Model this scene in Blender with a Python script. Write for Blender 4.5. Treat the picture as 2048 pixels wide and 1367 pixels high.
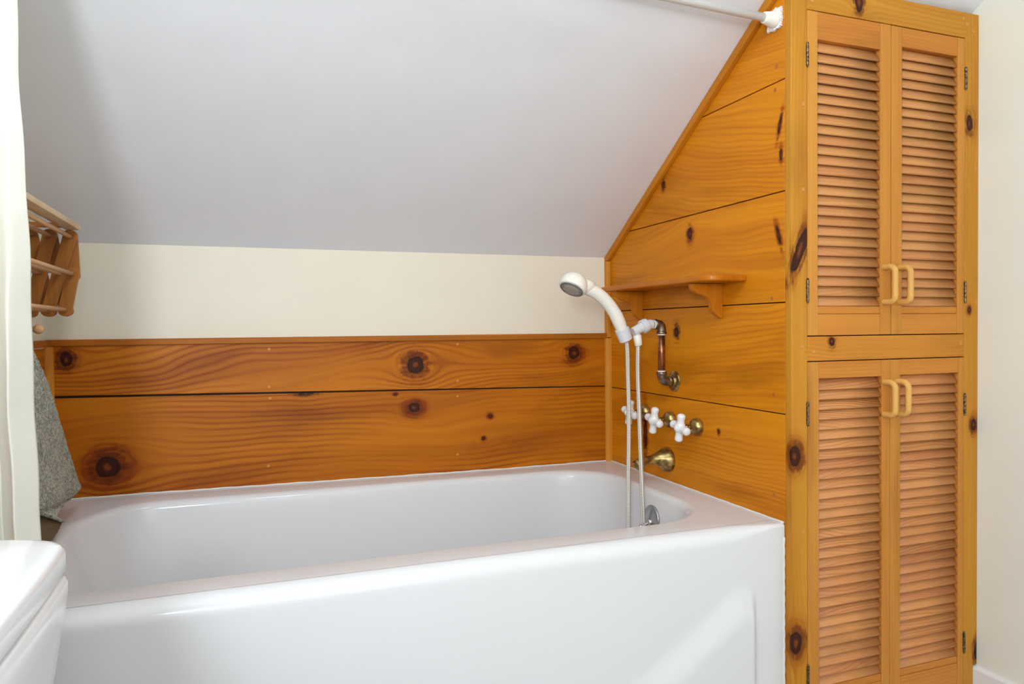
import bpy, bmesh, math, random
from mathutils import Vector, Matrix
random.seed(7)
for o in list(bpy.data.objects): bpy.data.objects.remove(o)
S = bpy.context.scene; COL = S.collection
PI = math.pi

# ------------------------------------------------------------------ camera
YAW, PITCH, ROLL = [math.radians(v) for v in (20.18635, -1.11866, -0.52457)]
F = Vector((math.sin(YAW)*math.cos(PITCH), math.cos(YAW)*math.cos(PITCH), math.sin(PITCH)))
R0 = Vector((math.cos(YAW), -math.sin(YAW), 0)); U0 = R0.cross(F)
R2 = R0*math.cos(ROLL)+U0*math.sin(ROLL); U2 = U0*math.cos(ROLL)-R0*math.sin(ROLL)
cd = bpy.data.cameras.new('camera'); cam = bpy.data.objects.new('camera', cd); COL.objects.link(cam)
M = Matrix((R2, U2, -F)).transposed().to_4x4(); M.translation = Vector((-1.07084, -2.02288, 0.97))
cam.matrix_world = M
cd.sensor_width = 36; cd.lens = 1425.97/2048*36; cd.clip_start = .02
S.camera = cam

# ------------------------------------------------------------------ exposure, world and lights
S.view_settings.view_transform = 'Standard'; S.view_settings.look = 'None'
S.view_settings.gamma = 1; S.view_settings.use_curve_mapping = False
S.view_settings.exposure = 0.23
W = bpy.data.worlds.new('world'); S.world = W; W.use_nodes = True
W.node_tree.nodes['Background'].inputs[0].default_value = (.86, .93, 1, 1)
W.node_tree.nodes['Background'].inputs[1].default_value = 1.2
def area(name, loc, target, sx, sy, power, col=(1, 1, 1)):
    l = bpy.data.lights.new(name, 'AREA'); l.shape = 'RECTANGLE'; l.size = sx; l.size_y = sy
    l.energy = power; l.color = col
    o = bpy.data.objects.new(name, l); COL.objects.link(o); o.location = loc
    o.rotation_euler = (Vector(target)-Vector(loc)).to_track_quat('-Z', 'Y').to_euler()
    return o
# daylight through the window behind the camera
area('window_daylight', (-.95, -3.36, 1.35), (-.85, 0, 1.25), 1.4, 1.1, 10, (.88, .94, 1))
# unseen point light added overhead to even out the room's light
def point_light(name, loc, r, power, col):
    l = bpy.data.lights.new(name, 'POINT'); l.shadow_soft_size = r; l.energy = power; l.color = col
    o = bpy.data.objects.new(name, l); COL.objects.link(o); o.location = loc
point_light('overhead_fill', (-.92, -1.64, 1.98), .11, 14, (.88, .94, 1))
# small lamp low on the left wall out of view, inferred from the curtain's shadow
area('left_lamp', (-1.45, -2.45, 1.25), (-.75, -.3, 1.4), .20, .30, 13, (.86, .93, 1))

# ------------------------------------------------------------------ node helper
class V:
    nt = None
    def __init__(s, k): s.k = k
    @staticmethod
    def m(op, *a, clamp=False):
        n = V.nt.nodes.new('ShaderNodeMath'); n.operation = op; n.use_clamp = clamp
        for i, x in enumerate(a):
            if isinstance(x, V): V.nt.links.new(x.k, n.inputs[i])
            else: n.inputs[i].default_value = x
        return V(n.outputs[0])
    def __add__(s, o): return V.m('ADD', s, o)
    __radd__ = __add__
    def __mul__(s, o): return V.m('MULTIPLY', s, o)
    __rmul__ = __mul__
    def __sub__(s, o): return V.m('SUBTRACT', s, o)
    def __rsub__(s, o): return V.m('SUBTRACT', o, s)
    def __truediv__(s, o): return V.m('DIVIDE', s, o)
def sstep(x, a, b):
    n = V.nt.nodes.new('ShaderNodeMapRange'); n.interpolation_type = 'SMOOTHSTEP'
    V.nt.links.new(x.k, n.inputs[0]); n.inputs[1].default_value = a; n.inputs[2].default_value = b
    return V(n.outputs[0])
def dot(vk, w):
    n = V.nt.nodes.new('ShaderNodeVectorMath'); n.operation = 'DOT_PRODUCT'
    V.nt.links.new(vk, n.inputs[0]); n.inputs[1].default_value = w; return V(n.outputs['Value'])
def vec(x, y, z):
    n = V.nt.nodes.new('ShaderNodeCombineXYZ')
    for i, a in enumerate((x, y, z)):
        if isinstance(a, V): V.nt.links.new(a.k, n.inputs[i])
        else: n.inputs[i].default_value = a
    return n.outputs[0]
def noise(v, scale=1, detail=2, rough=.5):
    n = V.nt.nodes.new('ShaderNodeTexNoise'); V.nt.links.new(v, n.inputs['Vector'])
    n.inputs['Scale'].default_value = scale; n.inputs['Detail'].default_value = detail
    n.inputs['Roughness'].default_value = rough; return V(n.outputs[0])
def mixc(f, a, b):
    n = V.nt.nodes.new('ShaderNodeMix'); n.data_type = 'RGBA'
    for i, x in ((0, f), (6, a), (7, b)):
        if isinstance(x, V): V.nt.links.new(x.k, n.inputs[i])
        elif isinstance(x, (int, float)): n.inputs[i].default_value = x
        elif isinstance(x, tuple): n.inputs[i].default_value = (*x, 1)
        else: V.nt.links.new(x, n.inputs[i])
    return n.outputs[2]
def newmat(name):
    m = bpy.data.materials.new(name); m.use_nodes = True; V.nt = m.node_tree
    b = m.node_tree.nodes['Principled BSDF']; return m, b
def objco():
    n = V.nt.nodes.new('ShaderNodeTexCoord'); return n.outputs['Object']
def setin(b, **k):
    for a, v in k.items():
        i = b.inputs[a.replace('_', ' ')]
        if isinstance(v, V): V.nt.links.new(v.k, i)
        elif hasattr(v, 'is_output'): V.nt.links.new(v, i)
        elif isinstance(v, tuple): i.default_value = (*v, 1)
        else: i.default_value = v
def bump(b, h, strength=.2, dist=.001):
    n = V.nt.nodes.new('ShaderNodeBump'); n.inputs['Strength'].default_value = strength
    n.inputs['Distance'].default_value = dist
    V.nt.links.new(h.k if isinstance(h, V) else h, n.inputs['Height']); V.nt.links.new(n.outputs[0], b.inputs['Normal'])

def srgb(r, g, b):
    f = lambda c: (c/255/12.92) if c/255 <= .04045 else ((c/255+.055)/1.055)**2.4
    return (f(r), f(g), f(b))
def wood(name, light, dark, A, B, knots=(), seed=0., ring=.012, lines=.5, rough=.42, slats=None, tilt=0, swoop=.03):
    """pine: A = direction along the grain, B = across it; knots = (along, across, r_along, r_across[, angle])"""
    m, b = newmat(name)
    co = objco()
    a = dot(co, A); c = dot(co, B)
    if slats:
        cell = V.m('FLOOR', (c-slats[0])/slats[1])
        wn = V.nt.nodes.new('ShaderNodeTexWhiteNoise'); wn.noise_dimensions = '1D'
        V.nt.links.new((cell+seed).k, wn.inputs['W']); rnd = V(wn.outputs['Value'])
        wn2 = V.nt.nodes.new('ShaderNodeTexWhiteNoise'); wn2.noise_dimensions = '1D'
        V.nt.links.new((cell+seed+77.3).k, wn2.inputs['W']); rnd2 = V(wn2.outputs['Value'])
        sd = cell*3.17+seed
    else: sd = seed
    psi = c; mask = None; core = None; halo = None; mid = None; qmin = None
    if knots:
        j1 = noise(vec(a*45, c*45, seed), 1, 2)-.5; j2 = noise(vec(a*45, c*45, seed+9), 1, 2)-.5; j3 = noise(vec(a*38, c*90, seed+15), 1, 3)
    for kn in knots:
        ka, kb, ra, rb = kn[:4]; th = kn[4] if len(kn) > 4 else 0.
        R = max(ra, rb); rr_ = min(ra, rb)
        da0 = (a-ka); db0 = (c-kb)
        da = da0*math.cos(th)+db0*math.sin(th)+j1*(rr_*.75); db = db0*math.cos(th)-da0*math.sin(th)+j2*(rr_*.75)
        q = V.m('SQRT', (da*da)*(1/ra**2) + (db*db)*(1/rb**2))
        d2 = (da0*da0)*(1/2.2) + db0*db0 + (rr_**2)*1.2
        psi = psi - db0*(rr_**2*3.4)/d2
        ms = 1-sstep(q, .88, 1.06)
        rm = (1-sstep(V.m('ABSOLUTE', q-.95), .0, .22))
        hl = 1-sstep(q, 1.0, 3.4)
        md_ = 1-sstep(q, 0, .75)
        f_ = lambda u, v: v if u is None else V.m('MAXIMUM', u, v)
        qmin = q if qmin is None else V.m('MINIMUM', qmin, q)
        mask = f_(mask, ms); core = f_(core, rm); halo = f_(halo, hl); mid = f_(mid, md_)
    warp = noise(vec(a*1.5, c*3.2, sd), 1, 1)-.5
    warp2 = noise(vec(a*5, c*9, sd+4.), 1, 1)-.5
    psi = psi + warp*(swoop*3.2) + warp2*(swoop*.45) + a*tilt
    wob = noise(vec(a*4, psi*20, sd), 1, 2)-.5
    n1 = noise(vec(a*1.8, psi*60, sd), 1, 3, .55)
    n2 = noise(vec(a*.9, psi*13, sd+3.1), 1, 2)
    fine = noise(vec(a*12, psi*380, sd), 1, 2)
    n4 = noise(vec(a*2.2, c*5, sd+8.), 1, 1)
    ln = V.m('SINE', psi*(2*PI/ring)+wob*4.)
    ln = V.m('POWER', ln*.5+.5, 2.5)
    fac = n1*.7+n2*.75-.40+(ln*sstep(n4, .32, .66))*lines*.6+(fine-.5)*.22
    if halo is not None: fac = fac + halo*(sstep(n1, .42, .6)*.75)
    if halo is not None:
        rg = V.m('SINE', qmin*9.+j1*5.)*.5+.5
        fac = fac + halo*rg*rg*.38
    fac = V.m('ADD', fac, 0, clamp=True)
    colr = mixc(fac, light, dark)
    blot = sstep(noise(vec(a*2.5, psi*11, 11.7+seed), 1, 3), .5, .74)
    colr = mixc(blot*.42, colr, tuple(x*.55 for x in dark))
    if slats:
        colr = mixc(rnd*.4, colr, srgb(196, 120, 80))
        colr = mixc(rnd2*.35, colr, light)
    if mask is not None:
        kin = noise(vec(a*60, c*60, seed+5), 1, 3)
        kc = mixc(sstep(mid+(kin-.5)*.9, .25, .95), srgb(62, 22, 4), srgb(118, 58, 12))
        colr = mixc(sstep(halo*(.15+j3*1.1), .38, .75)*.75, colr, srgb(92, 36, 4))
        colr = mixc(mask, colr, kc)
        colr = mixc(core*.85, colr, srgb(38, 12, 3))
    setin(b, Base_Color=colr, Roughness=rough+fac*.08)
    b.inputs['Specular IOR Level'].default_value = .22
    bump(b, fac, .10, .0005)
    return m
def simple(name, col, rough=.5, metal=0, **k):
    m, b = newmat(name); setin(b, Base_Color=col, Roughness=rough, Metallic=metal, **k); return m

# ------------------------------------------------------------------ materials
def paint(name, col, rough=.6, nscale=9, amt=.03, bs=.12):
    m, b = newmat(name); co = objco()
    n = noise(co, nscale, 3); 
    setin(b, Base_Color=mixc(n*1.0, tuple(x*(1-amt) for x in col), tuple(min(1, x*(1+amt)) for x in col)), Roughness=rough)
    n2 = noise(co, 7, 5, .55); n3 = noise(co, 220, 2)
    bump(b, n2*2.0+n3*.12, bs, .004); return m
m_ceil = paint('white ceiling paint', (.84, .86, .90), .55, bs=.26)
m_cream = paint('cream wall paint', srgb(236, 229, 210), .55)
m_cream2 = paint('cream paint cooled for bounce', srgb(234, 235, 224), .55)  # same cream, colour cooled to cancel warm bounce light from the pine
m_base = simple('white gloss paint', (.82, .83, .85), .3)
m_floor = paint('grey floor', (.48, .475, .47), .4)

WL, WD = srgb(228, 148, 20), srgb(176, 90, 0)      # end-wall boards
BL, BD = srgb(204, 121, 14), srgb(142, 62, 0)      # back boards, a bit deeper
PL, PD = srgb(208, 146, 46), srgb(172, 102, 16)    # cabinet frame
SL, SD = srgb(218, 154, 92), srgb(164, 98, 48)   # louvres
Y_, Z_, X_ = (0, 1, 0), (0, 0, 1), (1, 0, 0)
# back wall boards (along x, across z)
m_b1 = wood('pine board back upper', BL, BD, X_, Z_, [(-.626, .868, .024, .024), (-.126, .890, .017, .019), (-1.494, .903, .013, .017)], 1.3, .013, .8, tilt=-.07, swoop=.06)
m_b2 = wood('pine board back lower', BL, BD, X_, Z_, [(-.631, .745, .016, .013), (-1.408, .633, .025, .026), (-.401, .708, .006, .005), (-.424, .643, .005, .005), (-.685, .785, .004, .003), (-.93, .796, .02, .004)], 4.1, .014, .75)
m_end = [
 wood('pine board end lowest', WL, WD, Y_, Z_, [(-.566, .713, .004, .005), (-.223, .665, .008, .045)], 2.2, .013, .38, tilt=.12, swoop=.05),
 wood('pine board end second', WL, WD, Y_, Z_, [(-.3855, .956, .010, .014)], 5.7, .014, .5, swoop=.06),
 wood('pine board end third', WL, WD, Y_, Z_, [(-.4496, 1.209, .009, .014), (-.778, 1.165, .004, .020, -.3)], 8.4, .013, .35, swoop=.05),
 wood('pine board end fourth', WL, WD, Y_, Z_, [(-.3254, 1.358, .006, .010), (-.783, 1.40, .0035, .020, .25), (-.786, 1.335, .0035, .012)], 9.9, .013, .45, swoop=.05, tilt=-.15),
 wood('pine board end top', WL, WD, Y_, Z_, [], 12.5, .012, .35, swoop=.05, tilt=-.3)]
m_trimz = wood('pine trim upright', srgb(222, 152, 52), srgb(184, 108, 22), Z_, (.7, .7, 0), seed=3.3, lines=.3)
m_trimx = wood('pine trim level', srgb(188, 112, 28), srgb(146, 74, 8), X_, (0, .7, .7), seed=6.1, lines=.3)
m_trims = wood('pine trim slope', srgb(212, 138, 32), srgb(168, 94, 10), (0, .84, -.543), (.5, .47, .72), seed=1.1, lines=.3)
m_postL = wood('pine post left', PL, PD, Z_, (1, -1, 0), [(1.129, .817+.022, .050, .0115, .42), (.693, .817+.008, .020, .015), (.294, .817+.010, .022, .016)], 7.7, .010, .35, swoop=.012)
m_postR = wood('pine post right', PL, PD, Z_, (1, -1, 0), [(1.440, .817+.520, .018, .010), (.731, .817+.5366, .013, .008), (.187, .817+.553, .022, .012), (1.003, .817+.521, .007, .005)], 9.2, .010, .35, swoop=.012)
m_railt = wood('pine top rail', PL, PD, X_, Z_, [(.184, 1.672, .010, .022)], 3.9, .010, .4, swoop=.015)
m_railm = wood('pine middle rail', srgb(214, 142, 52), PD, X_, Z_, [(.1085, .934, .007, .009)], 6.6, .009, .6, swoop=.015)
m_railb = wood('pine base rail', PL, PD, X_, Z_, (), 2.6, .010, .4)
m_stile = wood('pine stile', srgb(214, 148, 62), srgb(176, 104, 34), Z_, (1, -1, 0), seed=4.4, ring=.009, lines=.35, swoop=.012)
m_drail = wood('pine door rail', srgb(214, 142, 58), srgb(180, 102, 34), X_, Z_, seed=8.8, ring=.008, lines=.4, swoop=.012)
m_slat_u = wood('pine slats upper', srgb(214, 156, 94), srgb(162, 100, 50), X_, Z_, seed=2.5, ring=.008, lines=.4, slats=(1.0111, .0215), rough=.4)
m_slat_l = wood('pine slats lower', SL, SD, X_, Z_, seed=31.5, ring=.006, lines=.95, slats=(.1855, .0216), rough=.4, swoop=.05)
m_shelf = wood('pine shelf', srgb(206, 124, 24), srgb(158, 76, 6), Y_, X_, seed=3.0, lines=.4, rough=.22)
m_shelf_b = wood('pine bracket', srgb(212, 132, 26), srgb(160, 80, 6), Z_, X_, seed=5.0, lines=.4, rough=.25)
m_handle = wood('birch handle', srgb(228, 178, 102), srgb(206, 150, 74), Z_, X_, seed=1.0, lines=.1, rough=.3)
m_dowel = wood('pale dowel', srgb(228, 186, 140), srgb(200, 150, 100), Y_, X_, seed=1.5, lines=.1, rough=.4)
m_rackslat = wood('rack slat', srgb(198, 132, 66), srgb(146, 86, 36), Z_, X_, seed=2.9, lines=.4, rough=.35)
m_dark = simple('dark gap', (.02, .008, .003), .8)
m_plug = simple('wood plug', srgb(206, 138, 62), .35)
m_plug2 = simple('wood plug dark', srgb(178, 98, 28), .35)
m_tub = simple('white enamel', (.755, .755, .76), .15)
m_tub.node_tree.nodes['Principled BSDF'].inputs['Specular IOR Level'].default_value = .3
m_porc = simple('white porcelain', (.86, .87, .88), .1)
m_toilet = simple('white vitreous china', (.80, .81, .82), .1)
m_caulk = simple('white caulk', (.78, .77, .74), .5)
m_plw = simple('white plastic', srgb(240, 238, 226), .25)
m_plg = simple('cool grey plastic', srgb(218, 219, 224), .3)
m_grey = simple('grey nozzle ring', srgb(120, 122, 122), .35)
m_lgrey = simple('pale nozzle face', srgb(170, 168, 158), .4)
m_chrome = simple('chrome', (.72, .72, .74), .14, 1)
m_white = simple('white painted metal', (.84, .84, .84), .35)
m_tape = simple('white thread tape', (.85, .84, .80), .6)
def metal(name, c1, c2, rough, sc=60):
    m, b = newmat(name); n = noise(objco(), sc, 4, .6)
    setin(b, Base_Color=mixc(sstep(n, .35, .68), c1, c2), Roughness=rough+n*.2, Metallic=.95)
    bump(b, n, .15, .0005); return m
m_brass = metal('aged brass', srgb(196, 174, 112), srgb(112, 92, 56), .22, 55)
m_copper = metal('dull copper pipe', srgb(176, 118, 84), srgb(112, 76, 52), .25, 45)
m_nickel = metal('dull pipe fitting', srgb(150, 138, 122), srgb(96, 84, 72), .3, 70)
m_hinge = metal('tarnished hinge', srgb(150, 132, 104), srgb(50, 38, 28), .35, 200)
m, b = newmat('terry cloth grey green'); co = objco()
n1 = noise(co, 190, 3, .75); n2 = noise(co, 30, 2)
setin(b, Base_Color=mixc(sstep(n1*.85+n2*.15, .32, .66), srgb(112, 114, 102), srgb(206, 206, 190)), Roughness=.95); bump(b, n1, .9, .004); m_towel = m
m, b = newmat('terry cloth brown'); n1 = noise(objco(), 190, 3, .75)
setin(b, Base_Color=mixc(n1, srgb(80, 66, 44), srgb(134, 116, 80)), Roughness=.95); bump(b, n1, .9, .004); m_towel2 = m
m, b = newmat('cream curtain cotton'); co = objco(); n1 = noise(co, 12, 3); n2 = noise(co, 900, 1)
setin(b, Base_Color=mixc(n1, srgb(236, 235, 224), srgb(243, 242, 232)), Roughness=.9); bump(b, n1*3+n2*.1, .3, .004)
tr = V.nt.nodes.new('ShaderNodeBsdfTranslucent'); tr.inputs[0].default_value = (*srgb(240, 238, 222), 1)
mx = V.nt.nodes.new('ShaderNodeMixShader'); mx.inputs[0].default_value = .3
V.nt.links.new(b.outputs[0], mx.inputs[1]); V.nt.links.new(tr.outputs[0], mx.inputs[2])
V.nt.links.new(mx.outputs[0], V.nt.nodes['Material Output'].inputs[0]); m_curt = m
m, b = newmat('braided hose'); co = objco()   # uv: u along, v around
uvn = V.nt.nodes.new('ShaderNodeUVMap'); sx = V.nt.nodes.new('ShaderNodeSeparateXYZ'); V.nt.links.new(uvn.outputs[0], sx.inputs[0])
uu, vv = V(sx.outputs[0]), V(sx.outputs[1])
p1 = V.m('SINE', (uu*900)+(vv*6*PI)); p2 = V.m('SINE', (uu*900)-(vv*6*PI))
wv = sstep(p1*p2, .05, .6)
setin(b, Base_Color=mixc(wv, srgb(226, 222, 212), srgb(104, 98, 92)), Roughness=.35, Metallic=.15); m_hose = m

# ------------------------------------------------------------------ mesh helpers
def finish(bm, name, mats, parent=None, smooth=False, bev=0, seg=2, loc=None):
    me = bpy.data.meshes.new(name); bmesh.ops.recalc_face_normals(bm, faces=bm.faces[:])
    bm.to_mesh(me); bm.free()
    for x in (mats if isinstance(mats, (list, tuple)) else [mats]): me.materials.append(x)
    o = bpy.data.objects.new(name, me); COL.objects.link(o)
    if smooth:
        for p in me.polygons: p.use_smooth = True
    if bev:
        md = o.modifiers.new('bevel', 'BEVEL'); md.width = bev; md.segments = seg; md.limit_method = 'ANGLE'; md.angle_limit = math.radians(40)
        for p in me.polygons: p.use_smooth = True
        wn = o.modifiers.new('wn', 'WEIGHTED_NORMAL'); wn.keep_sharp = True
    if parent is not None: adopt(o, parent)
    return o
def wloc(o):
    v = Vector(o.location)
    while o.parent: o = o.parent; v += o.location
    return v
def adopt(o, parent):
    o.parent = parent; o.location = Vector(o.location)-wloc(parent)
def thing(name, label, cat, loc, group=None):
    o = bpy.data.objects.new(name, None); COL.objects.link(o); o.location = loc; o.empty_display_size = .05
    return tag(o, label, cat, group)
def tag(o, label=None, cat=None, group=None, kind=None):
    if label: o['label'] = label
    if cat: o['category'] = cat
    if group: o['group'] = group
    if kind: o['kind'] = kind
    return o
def struct(o): o['kind'] = 'structure'; return o
def box(bm, x0, x1, y0, y1, z0, z1, mi=0):
    v = [bm.verts.new((x, y, z)) for x in (x0, x1) for y in (y0, y1) for z in (z0, z1)]
    for f in ((0, 1, 3, 2), (4, 6, 7, 5), (0, 4, 5, 1), (2, 3, 7, 6), (0, 2, 6, 4), (1, 5, 7, 3)):
        bm.faces.new([v[i] for i in f]).material_index = mi
def prism(bm, pts, d0, d1, plane='yz', mi=0):
    """extrude a polygon lying in a plane from d0 to d1 along the third axis"""
    def p3(p, d): return {'yz': (d, p[0], p[1]), 'xz': (p[0], d, p[1]), 'xy': (p[0], p[1], d)}[plane]
    a = [bm.verts.new(p3(p, d0)) for p in pts]; c = [bm.verts.new(p3(p, d1)) for p in pts]
    n = len(pts)
    for f in (a[::-1], c): bm.faces.new(f).material_index = mi
    for i in range(n): bm.faces.new((a[i], a[(i+1) % n], c[(i+1) % n], c[i])).material_index = mi
def frame(t):
    t = t.normalized(); u = Vector((0, 0, 1)) if abs(t.z) < .9 else Vector((0, 1, 0))
    a = t.cross(u).normalized(); return a, t.cross(a).normalized()
def tube(bm, pts, rad, n=16, caps=True, uv=False, round_ends=False):
    pts = [Vector(p) for p in pts]; N = len(pts)
    r = rad if isinstance(rad, (list, tuple)) else [rad]*N
    rings = []; a = None; L = 0
    lay = bm.loops.layers.uv.verify() if uv else None
    dist = [0]
    for i in range(1, N): dist.append(dist[-1]+(pts[i]-pts[i-1]).length)
    for i, p in enumerate(pts):
        t = (pts[min(i+1, N-1)]-pts[max(i-1, 0)]).normalized()
        if a is None: a, b2 = frame(t)
        else: a = (a-t*a.dot(t)).normalized(); b2 = t.cross(a)
        rings.append([bm.verts.new(p+(a*math.cos(2*PI*k/n)+b2*math.sin(2*PI*k/n))*r[i]) for k in range(n)])
    for i in range(N-1):
        for k in range(n):
            f = bm.faces.new((rings[i][k], rings[i][(k+1) % n], rings[i+1][(k+1) % n], rings[i+1][k]))
            if uv:
                for lp, (di, kk) in zip(f.loops, ((i, k), (i, k+1), (i+1, k+1), (i+1, k))): lp[lay].uv = (dist[di], kk/n)
    if caps:
        bm.faces.new(rings[0][::-1]); bm.faces.new(rings[-1])
def lathe(bm, origin, axis, prof, n=32):
    """prof = (distance along axis, radius)"""
    o = Vector(origin); ax = Vector(axis).normalized(); a, b2 = frame(ax); rings = []
    for d, r in prof:
        rings.append([bm.verts.new(o+ax*d+(a*math.cos(2*PI*k/n)+b2*math.sin(2*PI*k/n))*max(r, 1e-5)) for k in range(n)])
    for i in range(len(rings)-1):
        for k in range(n): bm.faces.new((rings[i][k], rings[i][(k+1) % n], rings[i+1][(k+1) % n], rings[i+1][k]))
    bm.faces.new(rings[0][::-1]); bm.faces.new(rings[-1])
def bez(P, n=12):
    """Catmull-Rom through points"""
    P = [Vector(p) for p in P]; out = []
    Q = [P[0]*2-P[1]]+P+[P[-1]*2-P[-2]]
    for i in range(1, len(Q)-2):
        for k in range(n):
            t = k/n; a, b_, c, d = Q[i-1], Q[i], Q[i+1], Q[i+2]
            out.append(.5*((2*b_)+(c-a)*t+(2*a-5*b_+4*c-d)*t*t+(3*b_-a-3*c+d)*t**3))
    out.append(P[-1]); return out
def ico(bm, c, r, sub=3, sc=(1, 1, 1)):
    bmesh.ops.create_icosphere(bm, subdivisions=sub, radius=r, matrix=Matrix.Translation(c) @ Matrix.Diagonal((*sc, 1)))
NB = bmesh.new

# ------------------------------------------------------------------ the room
XL, XR, YF = -1.537, .5507, -3.4
SK, SM = 1.190, .645                     # sloped ceiling: z = SK + SM*|y|
ZT = 2.25; YT = -(ZT-SK)/SM
bm = NB(); prism(bm, [(0.0, SK), (YT, ZT), (YT, ZT+.1), (.1, SK+.06)], XL-.1, XR+.1); struct(finish(bm, 'ceiling', m_ceil))
bm = NB(); box(bm, XL-.1, XR+.1, YF-.1, YT, ZT, ZT+.1); struct(finish(bm, 'ceiling', m_ceil))
bm = NB(); box(bm, XL-.1, XR+.1, 0, .1, 0, SK+.06); struct(finish(bm, 'wall_back', m_cream))
bm = NB(); box(bm, XL-.1, XL, YF, 0, 0, ZT); struct(finish(bm, 'wall_left', m_cream))
bm = NB(); box(bm, XR, XR+.1, YF, 0, 0, ZT); struct(finish(bm, 'wall_right', m_cream2))
# front wall behind the camera with a window opening
wx0, wx1, wz0, wz1 = -1.5, -.1, .4, 1.9
bm = NB()
box(bm, XL-.1, wx0, YF-.1, YF, 0, ZT); box(bm, wx1, XR+.1, YF-.1, YF, 0, ZT)
box(bm, wx0, wx1, YF-.1, YF, 0, wz0); box(bm, wx0, wx1, YF-.1, YF, wz1, ZT)
struct(finish(bm, 'wall_front', m_cream))
bm = NB()
for a, b_, c, d in ((wx0-.06, wx0, wz0-.06, wz1+.06), (wx1, wx1+.06, wz0-.06, wz1+.06), (wx0, wx1, wz0-.06, wz0), (wx0, wx1, wz1, wz1+.06)): box(bm, a, b_, YF, YF+.02, c, d)
box(bm, wx0, wx1, YF-.05, YF-.02, 1.33, 1.37); box(bm, (wx0+wx1)/2-.012, (wx0+wx1)/2+.012, YF-.05, YF-.02, wz0, wz1)
wn1 = struct(finish(bm, 'window_1', m_base, bev=.003))
bm = NB(); box(bm, wx0, wx1, YF-.045, YF-.041, wz0, wz1)
gm = simple('clear glass', (.97, .98, .98), .0); gm.node_tree.nodes['Principled BSDF'].inputs['Transmission Weight'].default_value = 1
finish(bm, 'pane', gm, wn1)
bm = NB(); box(bm, XL-.1, XR+.1, YF-.1, .1, -.1, 0); struct(finish(bm, 'floor', m_floor))
bm = NB(); prism(bm, [(XR-.012, 0), (XR, 0), (XR, .153), (XR-.006, .153), (XR-.012, .147)], YF, -.797, 'xz'); struct(finish(bm, 'baseboard_right', m_base))

# back wall boards: two wide boards with a thin dark joint that tips slightly
YB = -.010; TUBZ = .5467
bm = NB()
gl, gr = .8116, .7835
prism(bm, [(XL, gl+.003), (0, gr+.0015), (0, .9385), (XL, .9355)], 0, YB, 'xz', 0)
prism(bm, [(XL, .40), (0, .40), (0, gr-.0015), (XL, gl-.003)], 0, YB, 'xz', 1)
box(bm, XL, 0, -.004, 0, .40, .935, 2)
o = struct(finish(bm, 'trim_1', [m_b1, m_b2, m_dark], bev=.0012))
bm = NB()
for px, pz in ((-1.0232, .9193), (-1.0247, .819), (-1.0226, .788), (-1.0291, .6072), (-.5008, .9241), (-.5019, .8172), (-.5023, .772), (-.5043, .6014)):
    lathe(bm, (px, YB+.001, pz), (0, -1, 0), [(0, .0036), (.0016, .0036), (.002, .0030)], 20)
struct(finish(bm, 'trim_2', m_plug))
bm = NB(); prism(bm, [(0, .9355), (-.017, .9355), (-.018, .9375), (-.018, .948), (-.014, .9515), (0, .9515)], XL+.0, -.014, 'yz'); o = finish(bm, 'trim_3', m_trimx, bev=.001); struct(o)
# corner quarter rounds
def quarter(x, sx, z0, z1, name, r=.017):
    bm = NB(); pts = [(x, -.010), ]+[(x+sx*r*math.cos(t), -.010-.011*math.sin(t)) for t in [i*PI/2/8 for i in range(9)]]+[(x, -.021)]
    prism(bm, pts[:-1], z0, z1, 'xy'); struct(finish(bm, name, m_trimz))
quarter(0, -1, .50, .9355, 'trim_4', .019); quarter(XL, 1, .50, .9345, 'trim_5', .018)
# left wall boards up to the same height
bm = NB(); box(bm, XL, XL+.001, YF+.9, -.02, .0, .93); struct(finish(bm, 'trim_6', m_b1))
bm = NB(); box(bm, XL, XL+.010, -2.4, -.019, .9345, .9505); struct(finish(bm, 'trim_7', wood('pine cap left wall', srgb(190, 112, 40), srgb(140, 70, 14), Y_, Z_, seed=2), bev=.001))

# end wall: five boards cut to the slope (side of the cabinet)
bz = [0.0, .7802, 1.0195, 1.2563, 1.4928, 1.80]
yend = -.797
def ceil(y): return SK+SM*(-y)
bm = NB()
for i in range(5):
    z0, z1 = bz[i]+(.0012 if i else 0), bz[i+1]-.0012
    if i == 0: z0 = .0
    pts = [(0, z0)] if z0 < SK else [(-(z0-SK)/SM, z0)]
    if z1 < SK: pts += [(0, z1), (yend, z1)]
    else:
        if z0 < SK: pts += [(0, SK)]
        if z1 < ceil(yend): pts += [(-(z1-SK)/SM, z1), (yend, z1)]
        else: pts += [(yend, ceil(yend))]
    pts += [(yend, z0)]
    prism(bm, pts, 0, .014, 'yz', i)
prism(bm, [(0, 0), (0, SK), (yend, ceil(yend)), (yend, 0)], .008, .018, 'yz', 5)
struct(finish(bm, 'wall_end', m_end+[m_dark], bev=.001))
bm = NB()
for y, z in ((-.7727, 1.5261), (-.7679, 1.4775), (-.757, 1.03), (-.762, .82), (-.762, .60)):
    lathe(bm, (0.001, y, z), (-1, 0, 0), [(0, .0045), (.0012, .0045), (.0015, .004)], 20)
struct(finish(bm, 'trim_8', m_plug2))
# trim strip under the slope and down the corner
bm = NB()
w = .024
prism(bm, [(0, SK), (-.797, ceil(-.797)), (-.797, ceil(-.797)-w), (-.019, SK+SM*.019-w), (0, SK-.008)], -.014, 0)
struct(finish(bm, 'trim_9', m_trims, bev=.002))
bm = NB(); prism(bm, [(0, SK-.010), (-.019, SK+SM*.019-w-.001), (-.019, .937), (0, .951)], -.014, 0)
struct(finish(bm, 'trim_10', m_trimz, bev=.002))

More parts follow.
